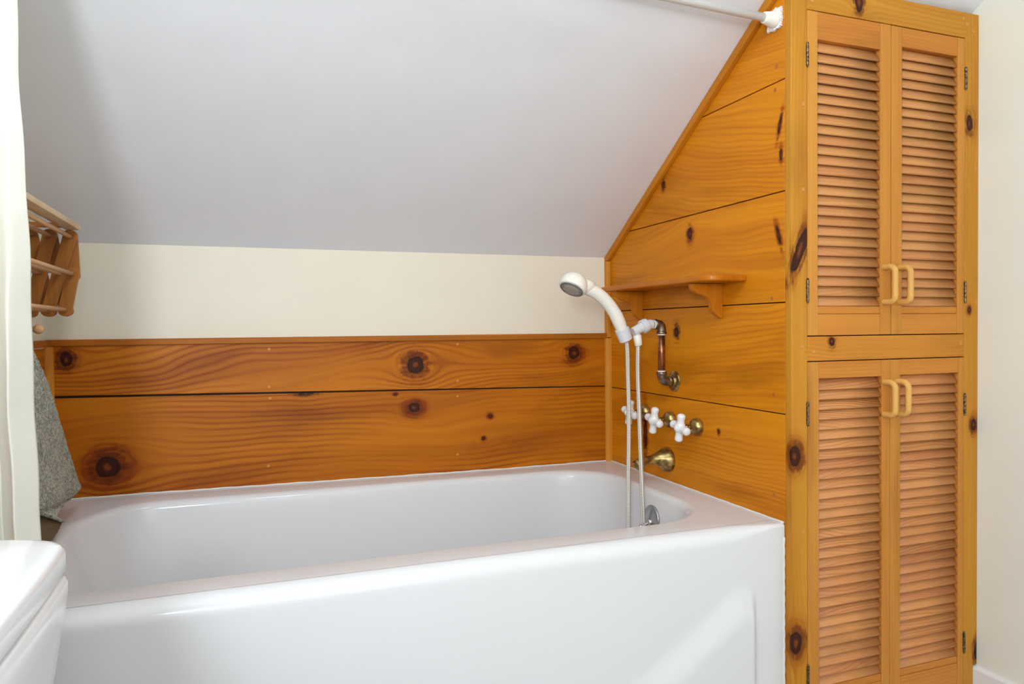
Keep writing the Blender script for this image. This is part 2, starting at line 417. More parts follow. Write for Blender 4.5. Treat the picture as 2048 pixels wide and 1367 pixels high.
# ------------------------------------------------------------------ bathtub
def rrect(x0, x1, y0, y1, r, n=10, m=24):
    pts = []
    cs = [(x1-r, y1-r, 0), (x0+r, y1-r, PI/2), (x0+r, y0+r, PI), (x1-r, y0+r, 1.5*PI)]
    for j, (cx, cy, a0) in enumerate(cs):
        for k in range(n+1): pts.append((cx+r*math.cos(a0+k*PI/2/n), cy+r*math.sin(a0+k*PI/2/n)))
        nx = cs[(j+1) % 4]; q = (nx[0]+r*math.cos(nx[2]), nx[1]+r*math.sin(nx[2])); p = pts[-1]
        for k in range(1, m): pts.append((p[0]+(q[0]-p[0])*k/m, p[1]+(q[1]-p[1])*k/m))
    return pts
tub = thing('bathtub', 'white enamel bathtub set between the pine walls', 'bathtub', (-.77, -.4, 0))
bm = NB()
tx0, tx1, ty0, ty1 = XL+.003, -.002, -.797, -.011
RR = .030
loops = [(tx0, tx1, ty0+RR, ty1, .001, TUBZ-.012), (tx0, tx1, ty0+RR, ty1, .001, TUBZ), (tx0+.004, tx1-.004, ty0+RR+.002, ty1-.006, .004, TUBZ)]
bx0, bx1, by0, by1, br = -1.46, -.083, -.703, -.082, .165
loops.append((bx0, bx1, by0, by1, br, TUBZ))
rr = .018
for k in range(1, 7):
    t = k*PI/2/6*.93; e = rr*math.sin(t); dz = rr*(1-math.cos(t)); e2 = e
    loops.append((bx0+e2, bx1-e2, by0+e*.7, by1-e2, br-e*.3, TUBZ-dz))
zz = TUBZ-rr
for k in range(1, 9):
    t = k/8; zt = zz-(zz-.20)*t; s = .030*t
    loops.append((bx0+rr+s*4, bx1-rr-s*.9, by0+rr*.7+s*.9, by1-rr-s*.9, br-.006-s*.4, zt))
for k in range(1, 6):
    t = k*PI/2/5; e = .05*(1-math.cos(t)); dz = .05*math.sin(t)
    loops.append((bx0+rr+.12+e, bx1-rr-.027-e, by0+rr*.7+.027+e, by1-rr-.027-e, br-.018-e*.6, .20-dz))
rings = []
for L in loops:
    ring = []
    for (x, y) in rrect(*L[:5]):
        z = L[5]
        lift = .012*max(0, min(1, (-x-.35)/1.0)) * max(0, min(1, (y+.16)/.12))   # rim creeps up towards the back left
        ring.append(bm.verts.new((x, y, z+lift)))
    rings.append(ring)
nn = len(rings[0])
for i in range(len(rings)-1):
    for k in range(nn): bm.faces.new((rings[i][k], rings[i][(k+1) % nn], rings[i+1][(k+1) % nn], rings[i+1][k]))
bm.faces.new(rings[-1])
# apron with the swept relief
def sm(t): t = max(0, min(1, t)); return t*t*(3-2*t)
def relief(x, z):
    # raised skirt whose top edge sweeps up to a peak near the right end
    edge = .26+.0*x
    xs = [(-1.6, .20), (-.55, .205), (-.42, .225), (-.3343, .268), (-.2165, .345), (-.1500, .392), (-.118, .410), (-.09, .405), (-.05, .38)]
    for (a, za), (b_, zb) in zip(xs, xs[1:]):
        if a <= x <= b_: edge = za+(zb-za)*((x-a)/(b_-a)); break
    hz = sm((edge+.026-z)/.085)
    hx = sm((-.078-x)/.014)
    return .016*hz*hx
NX, prof = 150, []
for k in range(0, 60): prof.append(('a', .0+(TUBZ-RR)*k/60))

g = []
for i in range(NX+1):
    t = i/NX; x = tx0+(tx1-tx0)*(t if t < .5 else 1-(1-t)**1.35*.5/(.5**1.35)); colv = []
    for _, z in prof: colv.append(bm.verts.new((x, ty0-relief(x, z), z)))
    r_ = RR-.022*sm((x+.16)/.15)
    for t in [i*PI/2/10 for i in range(11)]: colv.append(bm.verts.new((x, ty0+r_-r_*math.cos(t), TUBZ-r_+r_*math.sin(t))))
    colv.append(bm.verts.new((x, ty0+RR+.001, TUBZ)))
    g.append(colv)
for i in range(NX):
    for k in range(len(g[0])-1): bm.faces.new((g[i][k], g[i+1][k], g[i+1][k+1], g[i][k+1]))
finish(bm, 'tub_shell', m_tub, tub, smooth=True)
# overflow plate on the inner end
ov = Vector((-.107, -.4310, .475))
oax = Vector((-1, 0, .09)).normalized()
bm = NB(); lathe(bm, ov+oax*-.002, oax, [(0, .036), (.004, .036), (.006, .0345), (.0062, .032), (.0045, .030), (.006, .020), (.0075, .004), (.0075, 0)], 40)
op = finish(bm, 'overflow_plate', simple('brushed chrome', (.42, .42, .44), .3, .9), tub, smooth=True)
bm = NB(); tube(bm, bez([ov+oax*.004+Vector((0, 0, -.006)), ov+oax*.016+Vector((0, 0, -.012)), ov+oax*.030+Vector((0, 0, -.018))]), .004, 12)
ico(bm, ov+oax*.032+Vector((0, 0, -.019)), .0058, 2)
lathe(bm, ov+oax*.004+Vector((0, 0, -.008)), oax, [(0, .010), (.006, .009), (.009, .004)], 20)
finish(bm, 'overflow_lever', m_chrome, op, smooth=True)
bm = NB(); lathe(bm, (-.30, -.40, .1515), (0, 0, 1), [(0, .032), (.002, .031), (.001, .02), (.001, 0)], 32)
finish(bm, 'drain', m_chrome, tub, smooth=True)
# caulk bead round the rim, wobbling a little
bm = NB()
pts = [(tx0+.002+(tx1-tx0-.004)*i/90, -.0115, TUBZ+.001+.012*max(0, min(1, (-(tx0+(tx1-tx0)*i/90)-.35)/1.0))+.0004*math.sin(i*1.7)+.0004*math.sin(i*.61)) for i in range(91)]
tube(bm, pts, .0024, 8)
tube(bm, [(-.0025, -.014-(.781)*i/60, TUBZ+.001+.0003*math.sin(i*1.3)) for i in range(61)], .0024, 8)
tube(bm, [(-.003+.0008*math.sin(i*2.1), -.7955, TUBZ-.03-.51*i/60) for i in range(61)], .0030, 8)
finish(bm, 'caulk', m_caulk, tub, smooth=True)

# ------------------------------------------------------------------ louvred linen cabinet
YC = -.817
cab = thing('linen_cabinet', 'tall built-in pine linen cabinet with four louvred doors, right of the tub', 'cabinet', (.275, -.80, 0))
def part(name, m, parent, *boxes, bev=.0015):
    bm = NB()
    for b_ in boxes: box(bm, *b_)
    return finish(bm, name, m, parent, bev=bev)
zt = 1.6955
part('post', m_postL, cab, (0, .0420, YC, -.7975, .001, 1.72))
bm = NB(); prism(bm, [(.506, .001), (XR-.013, .001), (XR-.013, .156), (XR-.0005, .156), (XR-.0005, zt), (.506, zt)], YC, -.7975, 'xz'); finish(bm, 'post', m_postR, cab, bev=.0015)
part('top_rail', m_railt, cab, (.0424, .5056, YC+.0002, -.7975, 1.6365, zt))
part('middle_rail', m_railm, cab, (.0424, .5056, YC+.0002, -.7975, .8935, .9460))
part('base_rail', m_railb, cab, (.0424, .5056, YC+.0002, -.7975, .001, .085))
for sz in (.90, .07, 1.27): part('shelf_panel', m_drail, cab, (.02, .548, -.79, -.02 if sz < 1 else -.35, sz, sz+.015))
for px, pz in ((.0315, 1.436), (.0305, 1.257), (.029, .925), (.030, .53), (.5115, 1.668), (.530, 1.655), (.5385, 1.336), (.5425, 1.02), (.493, .925), (.0585, .9135), (.499, 1.68), (.055, 1.655)):
    bm = NB(); lathe(bm, (px, YC+.0005, pz), (0, -1, 0), [(0, .0042), (.001, .0042), (.0013, .0038)], 20); finish(bm, 'wood_plug', m_plug, cab)

def slat(bm, x0, x1, zc, seed):
    th = math.radians(61); hl, ht = .0140, .0030
    d = Vector((0, -math.cos(th), -math.sin(th))); n = Vector((0, -math.sin(th), math.cos(th)))
    c = Vector((0, YC+.0105, zc)); pr = []
    for k in range(8):
        t = -PI/2+PI*k/7; pr.append(c+d*(hl-ht+ht*math.cos(t))+n*ht*math.sin(t))
    for k in range(8):
        t = PI/2+PI*k/7; pr.append(c+d*(-(hl-ht)+ht*math.cos(t))+n*ht*math.sin(t))
    a = [bm.verts.new((x0, p.y, p.z)) for p in pr]; b_ = [bm.verts.new((x1, p.y, p.z)) for p in pr]
    k = len(pr)
    for i in range(k): f = bm.faces.new((a[i], a[(i+1) % k], b_[(i+1) % k], b_[i])); f.material_index = 2; f.smooth = True
    for f in (a[::-1], b_): bm.faces.new(f).material_index = 2

def door(x0, x1, z0, z1, xs0, xs1, zs0, zs1, n, ms, handle_x, handle_z, hinge_side, hz, nm):
    bm = NB(); yb = YC+.0195
    box(bm, x0, xs0, YC, yb, z0, z1, 0); box(bm, xs1, x1, YC, yb, z0, z1, 0)
    box(bm, xs0+.0002, xs1-.0002, YC+.0008, yb, zs1, z1, 1); box(bm, xs0+.0002, xs1-.0002, YC+.0008, yb, z0, zs0-.0165, 1); box(bm, xs0+.0002, xs1-.0002, YC+.0022, yb, zs0-.0160, zs0, 1)
    o = finish(bm, 'louvred_door', [m_stile, m_drail], cab, bev=.0012)
    bm = NB(); pitch = (zs1-zs0-.004)/n
    for i in range(n): slat(bm, xs0-.001, xs1+.001, zs0+.002+pitch*(i+.5), i)
    finish(bm, 'louvres', [m_stile, m_drail, ms], o)
    # D handle
    hx, h0, h1 = handle_x, handle_z[0], handle_z[1]; yo = YC-.029
    P = [(hx, YC+.001, h1), (hx, YC-.010, h1), (hx, YC-.021, h1-.001), (hx, yo, h1-.008), (hx, yo-.001, h1-.020), (hx, yo-.001, (h0+h1)/2), (hx, yo-.001, h0+.020), (hx, yo, h0+.008), (hx, YC-.021, h0+.001), (hx, YC-.010, h0), (hx, YC+.001, h0)]
    bm = NB(); tube(bm, bez(P, 6), .0066, 16); finish(bm, 'handle', m_handle, o, smooth=True)
    for zc in hz:
        bm = NB(); hxx = x0-.0012 if hinge_side < 0 else x1+.0012; hgt = .046
        for q in range(5):
            zl = zc-hgt/2+q*hgt/5
            lathe(bm, (hxx, YC-.0015, zl+.0004), (0, 0, 1), [(0, .0028), (hgt/5-.0008, .0028)], 12)
        ico(bm, (hxx, YC-.0015, zc+hgt/2+.001), .0027, 2); ico(bm, (hxx, YC-.0015, zc-hgt/2-.001), .0027, 2)
        box(bm, hxx-.0034, hxx+.0034, YC-.0012, YC+.004, zc-hgt/2, zc+hgt/2)
        finish(bm, 'hinge', m_hinge, o)
    return o
d1 = door(.0430, .2765, .9480, 1.6350, .0700, .2460, 1.0105, 1.5770, 26, m_slat_u, .2555, (1.020, 1.0975), -1, (1.5405, 1.0435), 'ul')
d2 = door(.2785, .5050, .9480, 1.6345, .3095, .4830, 1.0105, 1.5910, 27, m_slat_u, .3010, (1.020, 1.0975), 1, (1.542, 1.0445), 'ur')
d3 = door(.0430, .2745, .0870, .8915, .0730, .2510, .1850, .8550, 31, m_slat_l, .2560, (.770, .842), -1, (.782, .2175), 'll')
d4 = door(.2755, .5050, .0870, .8915, .3050, .4875, .1850, .8560, 31, m_slat_l, .2950, (.770, .842), 1, (.781, .2165), 'lr')

# ------------------------------------------------------------------ wall shelf
sh = thing('wall_shelf', 'small pine shelf on two scrolled brackets above the shower pipe', 'shelf', (0, -.42, 1.087))
bm = NB(); pts = [(0, -.150), (-.105, -.150)]
pts += [(-.105+.030*(1-math.cos(t)), -.644-.030*math.sin(t)) for t in [i*PI/2/8 for i in range(9)]]+[(0, -.674)]
prism(bm, pts, 1.0725, 1.0865, 'xy'); finish(bm, 'shelf_board', m_shelf, sh, bev=.004, seg=3)
def bracket(y):
    bm = NB(); top, bot = 1.0722, .988
    c = bez([(-.088, 0, top-.001), (-.086, 0, top-.012), (-.074, 0, top-.022), (-.056, 0, top-.027), (-.042, 0, top-.034), (-.034, 0, top-.048), (-.028, 0, top-.064), (-.016, 0, bot+.008), (-.001, 0, bot)], 5)
    pts = [(0, top)]+[(p.x, p.z) for p in c]
    prism(bm, pts, y-.007, y+.007, 'xz'); finish(bm, 'bracket', m_shelf_b, sh, bev=.001)
bracket(-.578); bracket(-.207)

# ------------------------------------------------------------------ shower: pipe, holder, handset, hose
sp = thing('shower_pipe', 'dull copper shower riser pipe with two elbows and round brass flange', 'pipe', (0, -.375, .823))
yP = -.375; xP = -.040
bm = NB(); lathe(bm, (0.001, yP, .823), (-1, 0, 0), [(0, .028), (.003, .028), (.006, .025), (.007, .018), (.012, .016), (.013, .014)], 36)
lathe(bm, (-.012, yP, .823), (-1, 0, 0), [(0, .0155), (.008, .0150), (.0085, .0125)], 6); finish(bm, 'flange', m_brass, sp, smooth=False, bev=.001)
bm = NB()
tube(bm, bez([(-.006, yP, .8235), (-.020, yP, .8235), (-.030, yP, .8255), (-.038, yP, .834), (xP, yP, .850)], 6), .0125, 20)
lathe(bm, (xP, yP, .840), (0, 0, 1), [(0, .0125), (.002, .0138), (.008, .0138), (.010, .0125)], 24)
lathe(bm, (-.012, yP, .8235), (-1, 0, 0), [(0, .0138), (.006, .0138), (.008, .0125)], 24)
finish(bm, 'elbow', m_nickel, sp, smooth=True)
for tc, td, tr_, tl_ in (((xP, yP, .850), (0, 0, 1), .0105, .003), ((xP, yP, .9475), (0, 0, 1), .0108, .003), ((xP-.0215, yP, .9765), (-1, 0, 0), .0118, .004)):
    bm = NB(); lathe(bm, tc, td, [(0, tr_), (tl_, tr_)], 20); finish(bm, 'thread_tape', m_tape, sp)
bm = NB(); tube(bm, [(xP, yP, .845), (xP, yP, .955)], .0092, 24); finish(bm, 'pipe', m_copper, sp, smooth=True)
bm = NB(); tube(bm, [(xP-.015, yP, .9765), (xP-.038, yP, .9765)], .0092, 20); finish(bm, 'pipe', m_copper, sp, smooth=True)
bm = NB()
tube(bm, bez([(xP, yP, .951), (xP, yP, .964), (xP-.003, yP, .973), (xP-.011, yP, .9765), (xP-.021, yP, .9765)], 6), .0122, 20)
lathe(bm, (xP, yP, .9505), (0, 0, 1), [(0, .0125), (.001, .0138), (.006, .0138), (.008, .0125)], 24)
lathe(bm, (xP-.014, yP, .9765), (-1, 0, 0), [(0, .0125), (.001, .0138), (.007, .0138)], 24)
finish(bm, 'elbow', m_nickel, sp, smooth=True)

hs = thing('hand_shower', 'white handheld shower head resting in its grey plastic pipe bracket', 'shower head', (-.15, yP, .95))
def pt(x, z, y=yP): return Vector((x, y, z))
bm = NB()   # diverter body
lathe(bm, pt(-.068, .9768), (-1, 0, 0), [(0, .012), (.004, .0125), (.012, .0125), (.015, .0115), (.017, .0115)], 28)
ax = Vector((-.91, 0, -.41)).normalized(); c0 = pt(-.083, .9765)
lathe(bm, c0-ax*.002, ax, [(0, .013), (.003, .0175), (.009, .0185), (.019, .0185), (.0205, .0175), (.0205, .0135), (.034, .0125), (.050, .0115)], 30)
ax3 = Vector((.17, 0, -1)).normalized()
lathe(bm, pt(-.117, .963), ax3, [(0, .0085), (.016, .009)], 24)
# clip that grips the handle
a2 = Vector((.42, 0, -1)).normalized(); cc = pt(-.160, .966)
lathe(bm, cc, a2, [(0, .0185), (.002, .0195), (.032, .0178), (.034, .0168)], 30)
finish(bm, 'bracket', m_plg, hs, smooth=False, bev=.0008)
bm = NB(); lathe(bm, pt(-.1142, .948), ax3, [(0, .0095), (.001, .0112), (.026, .0100), (.028, .0085)], 24)
finish(bm, 'hose_nut', m_plw, hs, smooth=True)
bm = NB()   # handle + head
hp = bez([pt(-.1475, .932), pt(-.157, .957), pt(-.166, .980), pt(-.181, 1.008), pt(-.205, 1.037), pt(-.232, 1.058), pt(-.262, 1.071)], 8)
n_ = len(hp); rads = []
for i in range(n_):
    t = i/(n_-1); rads.append(.0125+.0050*sm((t-.1)/.3)+.0005*math.sin(t*9) - .0012*sm((t-.45)/.4))
tube(bm, hp, rads, 24)
fax = Vector((-.50, -.22, -.84)).normalized()         # spray direction
hc = pt(-.2960, 1.0800)
lathe(bm, hc-fax*.027, fax, [(0, .001), (.0008, .013), (.004, .0215), (.010, .0285), (.018, .0335), (.025, .0357), (.031, .0362), (.0315, .0352), (.0322, .0364), (.039, .0358), (.042, .034), (.043, .032)], 44)
ico(bm, pt(-.266, 1.0745), .0205, 3, (1.5, 1, .95))
o = finish(bm, 'handset', m_plw, hs, smooth=True)
md = o.modifiers.new('rm', 'REMESH'); md.mode = 'VOXEL'; md.voxel_size = .0011; md.use_smooth_shade = True
md = o.modifiers.new('sm', 'SMOOTH'); md.iterations = 5
bm = NB(); lathe(bm, hc+fax*.0150, fax, [(0, .031), (.003, .0305), (.0035, .027), (.002, .0265), (.002, .001)], 40)
nz = finish(bm, 'nozzle_ring', m_grey, hs, smooth=False)
bm = NB(); lathe(bm, hc+fax*.0155, fax, [(0, .022), (.0035, .0215), (.0045, .018), (.005, .001)], 40)
fa, fb = frame(fax)
for q in range(22):
    t = q/22*2*PI; lathe(bm, hc+fax*.0170+(fa*math.cos(t)+fb*math.sin(t))*.0243, fax, [(0, .0012), (.0025, .0009)], 8)
finish(bm, 'spray_face', m_lgrey, nz)
hose = NB()
hpts = bez([pt(-.1453, .9312), pt(-.143, .90), pt(-.142, .84), pt(-.143, .76, yP-.005), pt(-.149, .66, yP-.014), pt(-.158, .55, yP-.026), pt(-.168, .44, yP-.042), pt(-.178, .32, yP-.055), pt(-.19, .215, yP-.06), pt(-.22, .175, yP-.08), pt(-.25, .166, yP-.10), pt(-.27, .166, yP-.05), pt(-.25, .166, yP+.01), pt(-.20, .172, yP-.02), pt(-.160, .20, yP-.05), pt(-.138, .30, yP-.055), pt(-.1265, .44, yP-.047), pt(-.122, .55, yP-.034), pt(-.117, .66, yP-.018), pt(-.113, .76, yP-.006), pt(-.1125, .84), pt(-.1120, .90), pt(-.1110, .9205)], 14)
hpts = hpts
tube(hose, hpts, .0057, 14, uv=True)
o = finish(hose, 'shower_hose', m_hose, smooth=True)
tag(o, 'braided silver white shower hose looping down into the tub', 'hose')

# ------------------------------------------------------------------ taps
cross_src = None
def tap(y, z, rot, label):
    global cross_src
    if cross_src is None:
        t = thing('cross_handle_tap', label, 'tap', (0, y, z), 'porcelain cross taps on the pine wall')
        bm = NB(); lathe(bm, (0.001, y, z), (-1, 0, 0), [(0, .0215), (.002, .0222), (.008, .0222), (.014, .0205), (.019, .0165), (.022, .011), (.0235, .007)], 36); finish(bm, 'escutcheon', m_brass, t, smooth=True)
        bm = NB(); lathe(bm, (-.022, y, z), (-1, 0, 0), [(0, .0052), (.006, .0052), (.007, .0072), (.010, .0072), (.011, .0058), (.013, .0074), (.016, .0074), (.017, .0062), (.026, .0060)], 20); finish(bm, 'stem', m_brass, t, smooth=True)
        bm = NB(); xc = -.055
        ico(bm, (xc, y, z), .0158, 3, (.95, 1, 1))
        for q in range(4):
            a = math.radians(rot+q*90); dv = Vector((0, math.cos(a), math.sin(a)))
            lathe(bm, Vector((xc, y, z))+dv*.006, dv, [(0, .0115), (.008, .0100), (.014, .0094), (.020, .0104), (.0245, .0106), (.028, .0092), (.0302, .006), (.0312, .001)], 20)
        h = finish(bm, 'cross_handle', m_porc, t, smooth=True)
        md = h.modifiers.new('rm', 'REMESH'); md.mode = 'VOXEL'; md.voxel_size = .0009; md.use_smooth_shade = True
        md = h.modifiers.new('sm', 'SMOOTH'); md.iterations = 6
        bm = NB(); lathe(bm, (xc-.011, y, z), (-1, 0, 0), [(0, .0065), (.0035, .006), (.0045, .004), (.0047, .001)], 20); finish(bm, 'button', m_porc, h, smooth=True)
        cross_src = (t, y, z); return t
    s = cross_src[0]; t = s.copy(); COL.objects.link(t); t.location = (0, y, z); t['label'] = label
    for ch in s.children:
        c = ch.copy(); COL.objects.link(c); c.parent = t
        if c.name.startswith('cross_handle'):
            c.rotation_euler = (0, 0, 0)
        for g_ in ch.children:
            d = g_.copy(); COL.objects.link(d); d.parent = c
    return t
tap(-.4834, .7145, 12, 'white porcelain cross tap on brass base, nearest the linen cabinet')
tap(-.3594, .7185, 12, 'white porcelain cross tap on brass base, middle one just right of the hoses')
tap(-.2295, .7255, 12, 'white porcelain cross tap partly behind the shower hoses, nearest the back wall')
# bell shaped spout
st = thing('tub_spout', 'short aged brass bell-shaped tub spout below the cross taps', 'spout', (0, -.3436, .607))
c_ = Vector((0.001, -.3436, .607)); n = 32; bm = NB(); rings = []
prof = [(0, 0, .0325), (.004, 0, .0335), (.010, .0004, .0330), (.018, .001, .0290), (.028, .0025, .0225), (.038, .004, .0170), (.048, .004, .0130), (.058, .003, .0112), (.070, .0015, .0115), (.082, -.003, .0140), (.092, -.008, .0165), (.100, -.014, .0170)]
for d, dz, r in prof:
    tilt = max(0, (d-.062)/.04)*.9
    ring = []
    for k in range(n):
        a = 2*PI*k/n; yy = r*math.cos(a); zz_ = r*math.sin(a)
        ring.append(bm.verts.new((c_.x-d+math.sin(tilt)*zz_*-.9, c_.y+yy, c_.z+dz+zz_*math.cos(tilt*.8))))
    rings.append(ring)
for i in range(len(rings)-1):
    for k in range(n): bm.faces.new((rings[i][k], rings[i][(k+1) % n], rings[i+1][(k+1) % n], rings[i+1][k]))
bm.faces.new(rings[0]); ic = sum((v.co for v in rings[-1]), Vector())/n
inner = [bm.verts.new(ic+(v.co-ic)*.85) for v in rings[-1]]; deep = [bm.verts.new(v.co+Vector((.012, 0, .012))) for v in inner]
for k in range(n):
    bm.faces.new((rings[-1][k], rings[-1][(k+1) % n], inner[(k+1) % n], inner[k])); bm.faces.new((inner[k], inner[(k+1) % n], deep[(k+1) % n], deep[k]))
bm.faces.new(deep); finish(bm, 'spout_body', m_brass, st, smooth=True)

# ------------------------------------------------------------------ shower rod and bracket
rd = thing('shower_rod', 'white shower curtain rod running under the sloped ceiling', 'rod', (-.75, -.7714, 1.64))
bm = NB(); tube(bm, [(-.012, -.7714, 1.626), (-1.53, -.7714, 1.672)], .0088, 20); finish(bm, 'pole', m_white, rd, smooth=True)
bm = NB(); lathe(bm, (-.003, -.7714, 1.6257), (-1, 0, .03), [(0, .0180), (.004, .0180), (.012, .0155), (.026, .0125), (.030, .0115)], 28); finish(bm, 'end_cap', m_plw, rd, smooth=True)
bm = NB(); lathe(bm, (XL+.001, -.7714, 1.672), (1, 0, 0), [(0, .018), (.006, .017), (.02, .012)], 28); finish(bm, 'end_cap', m_plw, rd, smooth=True)
bm = NB()   # ragged white lace pad behind the cap
n = 72; ctr = Vector((-.0045, -.7714, 1.6257)); r0 = []; r1 = []
for k in range(n):
    a = 2*PI*k/n; sq = 1/max(abs(math.cos(a)), abs(math.sin(a)))**.75
    r = .0215*sq*(1+.05*(1 if k % 2 else -1)+.05*math.sin(k*.7)); r = min(r, .0245/max(abs(math.cos(a)), .25)) if math.cos(a) < 0 else r
    r0.append(bm.verts.new(ctr+Vector((-.001-.002*math.sin(k*1.3), r*math.cos(a), r*math.sin(a))))); r1.append(bm.verts.new(ctr+Vector((.004, r*math.cos(a), r*math.sin(a)))))
bm.faces.new(r0[::-1]); bm.faces.new(r1)
for k in range(n): bm.faces.new((r0[k], r0[(k+1) % n], r1[(k+1) % n], r1[k]))
finish(bm, 'lace_pad', m_white, rd)

# ------------------------------------------------------------------ shower curtain gathered at the left
bm = NB(); NU, NV = 150, 90; ga = []
z0, z1 = .12, 1.655
for j in range(NV+1):
    tv = j/NV; z = z1+(z0-z1)*tv; row = []
    xe = -1.3700+.0150*sm((1.40-z)/.4)-.0100*sm((1.30-z)/.3)+.0065*sm((.98-z)/.25)+.0016*math.sin(z*13+.6)+.0007*math.sin(z*41+1)
    for i in range(NU+1):
        tu = i/NU; x = (XL+.004)+(xe-(XL+.004))*tu
        amp = .007+.017*sm((1.25-z)/.4)
        ph = (xe-x)/.056*2*PI
        y = -.843-amp*math.cos(ph-2.2)+.003*math.sin(z*7+tu*6)
        x += amp*.10*math.sin((ph-2.2)*2)
        row.append(bm.verts.new((max(x, XL+.004), y, z)))
    ga.append(row)
for j in range(NV):
    for i in range(NU): bm.faces.new((ga[j][i], ga[j][i+1], ga[j+1][i+1], ga[j+1][i]))
cu = finish(bm, 'shower_curtain', m_curt, smooth=True)
md = cu.modifiers.new('s', 'SOLIDIFY'); md.thickness = .0014
tag(cu, 'cream cloth shower curtain gathered at the left end of the tub', 'curtain')

# ------------------------------------------------------------------ towel on a peg
tw = thing('towel', 'grey-green terry towel hanging over the left end of the tub', 'towel', (-1.45, -.45, .96))
def sheet(rows, name, mat, parent, nu=36, th=.006):
    """rows: list of (z-ordered) polylines of 3D points, lofted smoothly"""
    R = [bez(r, nu//(len(r)-1)) for r in rows]; L = min(len(r) for r in R); R = [r[:L] for r in R]
    bm = NB(); cols = [bez([r[i] for r in R], 10) for i in range(L)]
    g_ = [[bm.verts.new(p) for p in c] for c in cols]
    for i in range(L-1):
        for k in range(len(g_[0])-1): bm.faces.new((g_[i][k], g_[i+1][k], g_[i+1][k+1], g_[i][k+1]))
    o = finish(bm, name, mat, parent, smooth=True)
    tx = bpy.data.textures.new(name+' pile', 'CLOUDS'); tx.noise_scale = .0045
    sb = o.modifiers.new('sub', 'SUBSURF'); sb.levels = 1; sb.render_levels = 2
    so = o.modifiers.new('s', 'SOLIDIFY'); so.thickness = th; so.offset = 0
    dm = o.modifiers.new('d', 'DISPLACE'); dm.texture = tx; dm.strength = .0035; dm.mid_level = .5; dm.texture_coords = 'LOCAL'
    return o
X0 = -1.44
sheet([[(-1.475, -.56, .955), (-1.46, -.53, .957), (-1.45, -.495, .950)],
       [(-1.468, -.57, .88), (-1.452, -.50, .88), (X0, -.418, .868)],
       [(-1.462, -.58, .80), (-1.448, -.46, .79), (X0, -.325, .775)],
       [(-1.458, -.56, .72), (-1.446, -.42, .70), (X0-.002, -.235, .692)],
       [(-1.456, -.52, .65), (-1.444, -.38, .635), (X0-.004, -.165, .632)],
       [(-1.454, -.475, .650), (-1.446, -.34, .622), (X0-.004, -.150, .6095)],
       [(-1.458, -.475, .645), (-1.452, -.41, .622), (-1.444, -.300, .6055)],
       [(-1.456, -.47, .640), (-1.450, -.42, .618), (-1.442, -.368, .600)],
       [(-1.450, -.45, .634), (-1.444, -.39, .606), (-1.438, -.318, .576)]], 'front_fold', m_towel, tw)
o = sheet([[(-1.480, -.62, .955), (-1.475, -.58, .957)],
       [(-1.478, -.62, .80), (-1.470, -.50, .78)],
       [(-1.474, -.62, .70), (-1.464, -.47, .68)],
       [(-1.470, -.60, .63), (-1.460, -.40, .612)],
       [(-1.462, -.57, .590), (-1.446, -.325, .582)],
       [(-1.455, -.54, .570), (-1.446, -.345, .566)],
       [(-1.452, -.50, .557), (-1.446, -.405, .557)]], 'back_fold', m_towel2, tw, 20)
tag(o, 'olive brown lower fold')
pg = thing('wall_peg', 'round pale wooden peg knob peeking out beside the curtain above the towel', 'peg', (XL, -.47, .975))
bm = NB(); kz = 0.9762; ky = -0.3877
lathe(bm, (XL+.001, ky, kz), (1, 0, 0), [(0, .014), (.006, .014), (.008, .006), (.060, .0052), (.070, .0052)], 20)
finish(bm, 'shank', m_dowel, pg, smooth=True)
bm = NB(); ico(bm, (-1.460, ky, kz), .0095, 3); finish(bm, 'knob', m_dowel, pg, smooth=True)

# ------------------------------------------------------------------ accordion drying rack
rk = thing('drying_rack', 'folded wooden accordion drying rack with pale dowels on the left wall', 'rack', (XL, -.45, 1.10))
J = dict(T1=(-1.4401, 1.1805), T2=(-1.4788, 1.1812), T3=(-1.5160, 1.182), M0=(-1.4370, 1.0985), M1=(-1.4615, 1.099), M2=(-1.4990, 1.1000), B1=(-1.4518, 1.0195), B2=(-1.4841, 1.0184), B3=(-1.5161, 1.0173))
def rslat(a, b_, y, ext=.0105, w=.0135, th=.008):
    A, B = Vector((J[a][0], 0, J[a][1])), Vector((J[b_][0], 0, J[b_][1])); d = (B-A).normalized(); n = Vector((-d.z, 0, d.x)); pts = []
    for k in range(11):
        t = -PI/2+PI*k/10; p = B+d*(ext-w*.45)*1+d*(w*.75*math.cos(t))+n*(w*math.sin(t)); pts.append((p.x, p.z))
    for k in range(11):
        t = PI/2+PI*k/10; p = A-d*(ext-w*.45)+d*(w*.75*math.cos(t))+n*(w*math.sin(t)); pts.append((p.x, p.z))
    bm = NB(); prism(bm, pts, y-th/2, y+th/2, 'xz'); finish(bm, 'slat', m_rackslat, rk, bev=.001)
for yo, s in ((-.2, 1), (-.66, 1)):
    for a, b_ in (('T1', 'B2'), ('T2', 'B3'), ('M0', 'B1')): rslat(a, b_, yo-.0047)
    for a, b_ in (('T1', 'M0'), ('B1', 'T2'), ('B2', 'T3')): rslat(a, b_, yo+.0047)
for k, (x, z) in J.items():
    bm = NB(); tube(bm, [(x, -.690, z), (x, -.688, z), (x, -.214, z), (x, -.212, z)] if k in ('M1',) else [(x, -.690, z), (x, -.190, z)], .0048, 16)
    if k != 'M1': pass
    finish(bm, 'dowel', m_dowel, rk, smooth=True)
m_bar = wood('pale rail', srgb(240, 216, 178), srgb(216, 180, 132), Y_, X_, seed=1.9, lines=.1, rough=.4)
bm = NB(); box(bm, -1.452, -1.4215, -.70, -.190, 1.1965, 1.2085); finish(bm, 'top_bar', m_bar, rk, bev=.002)
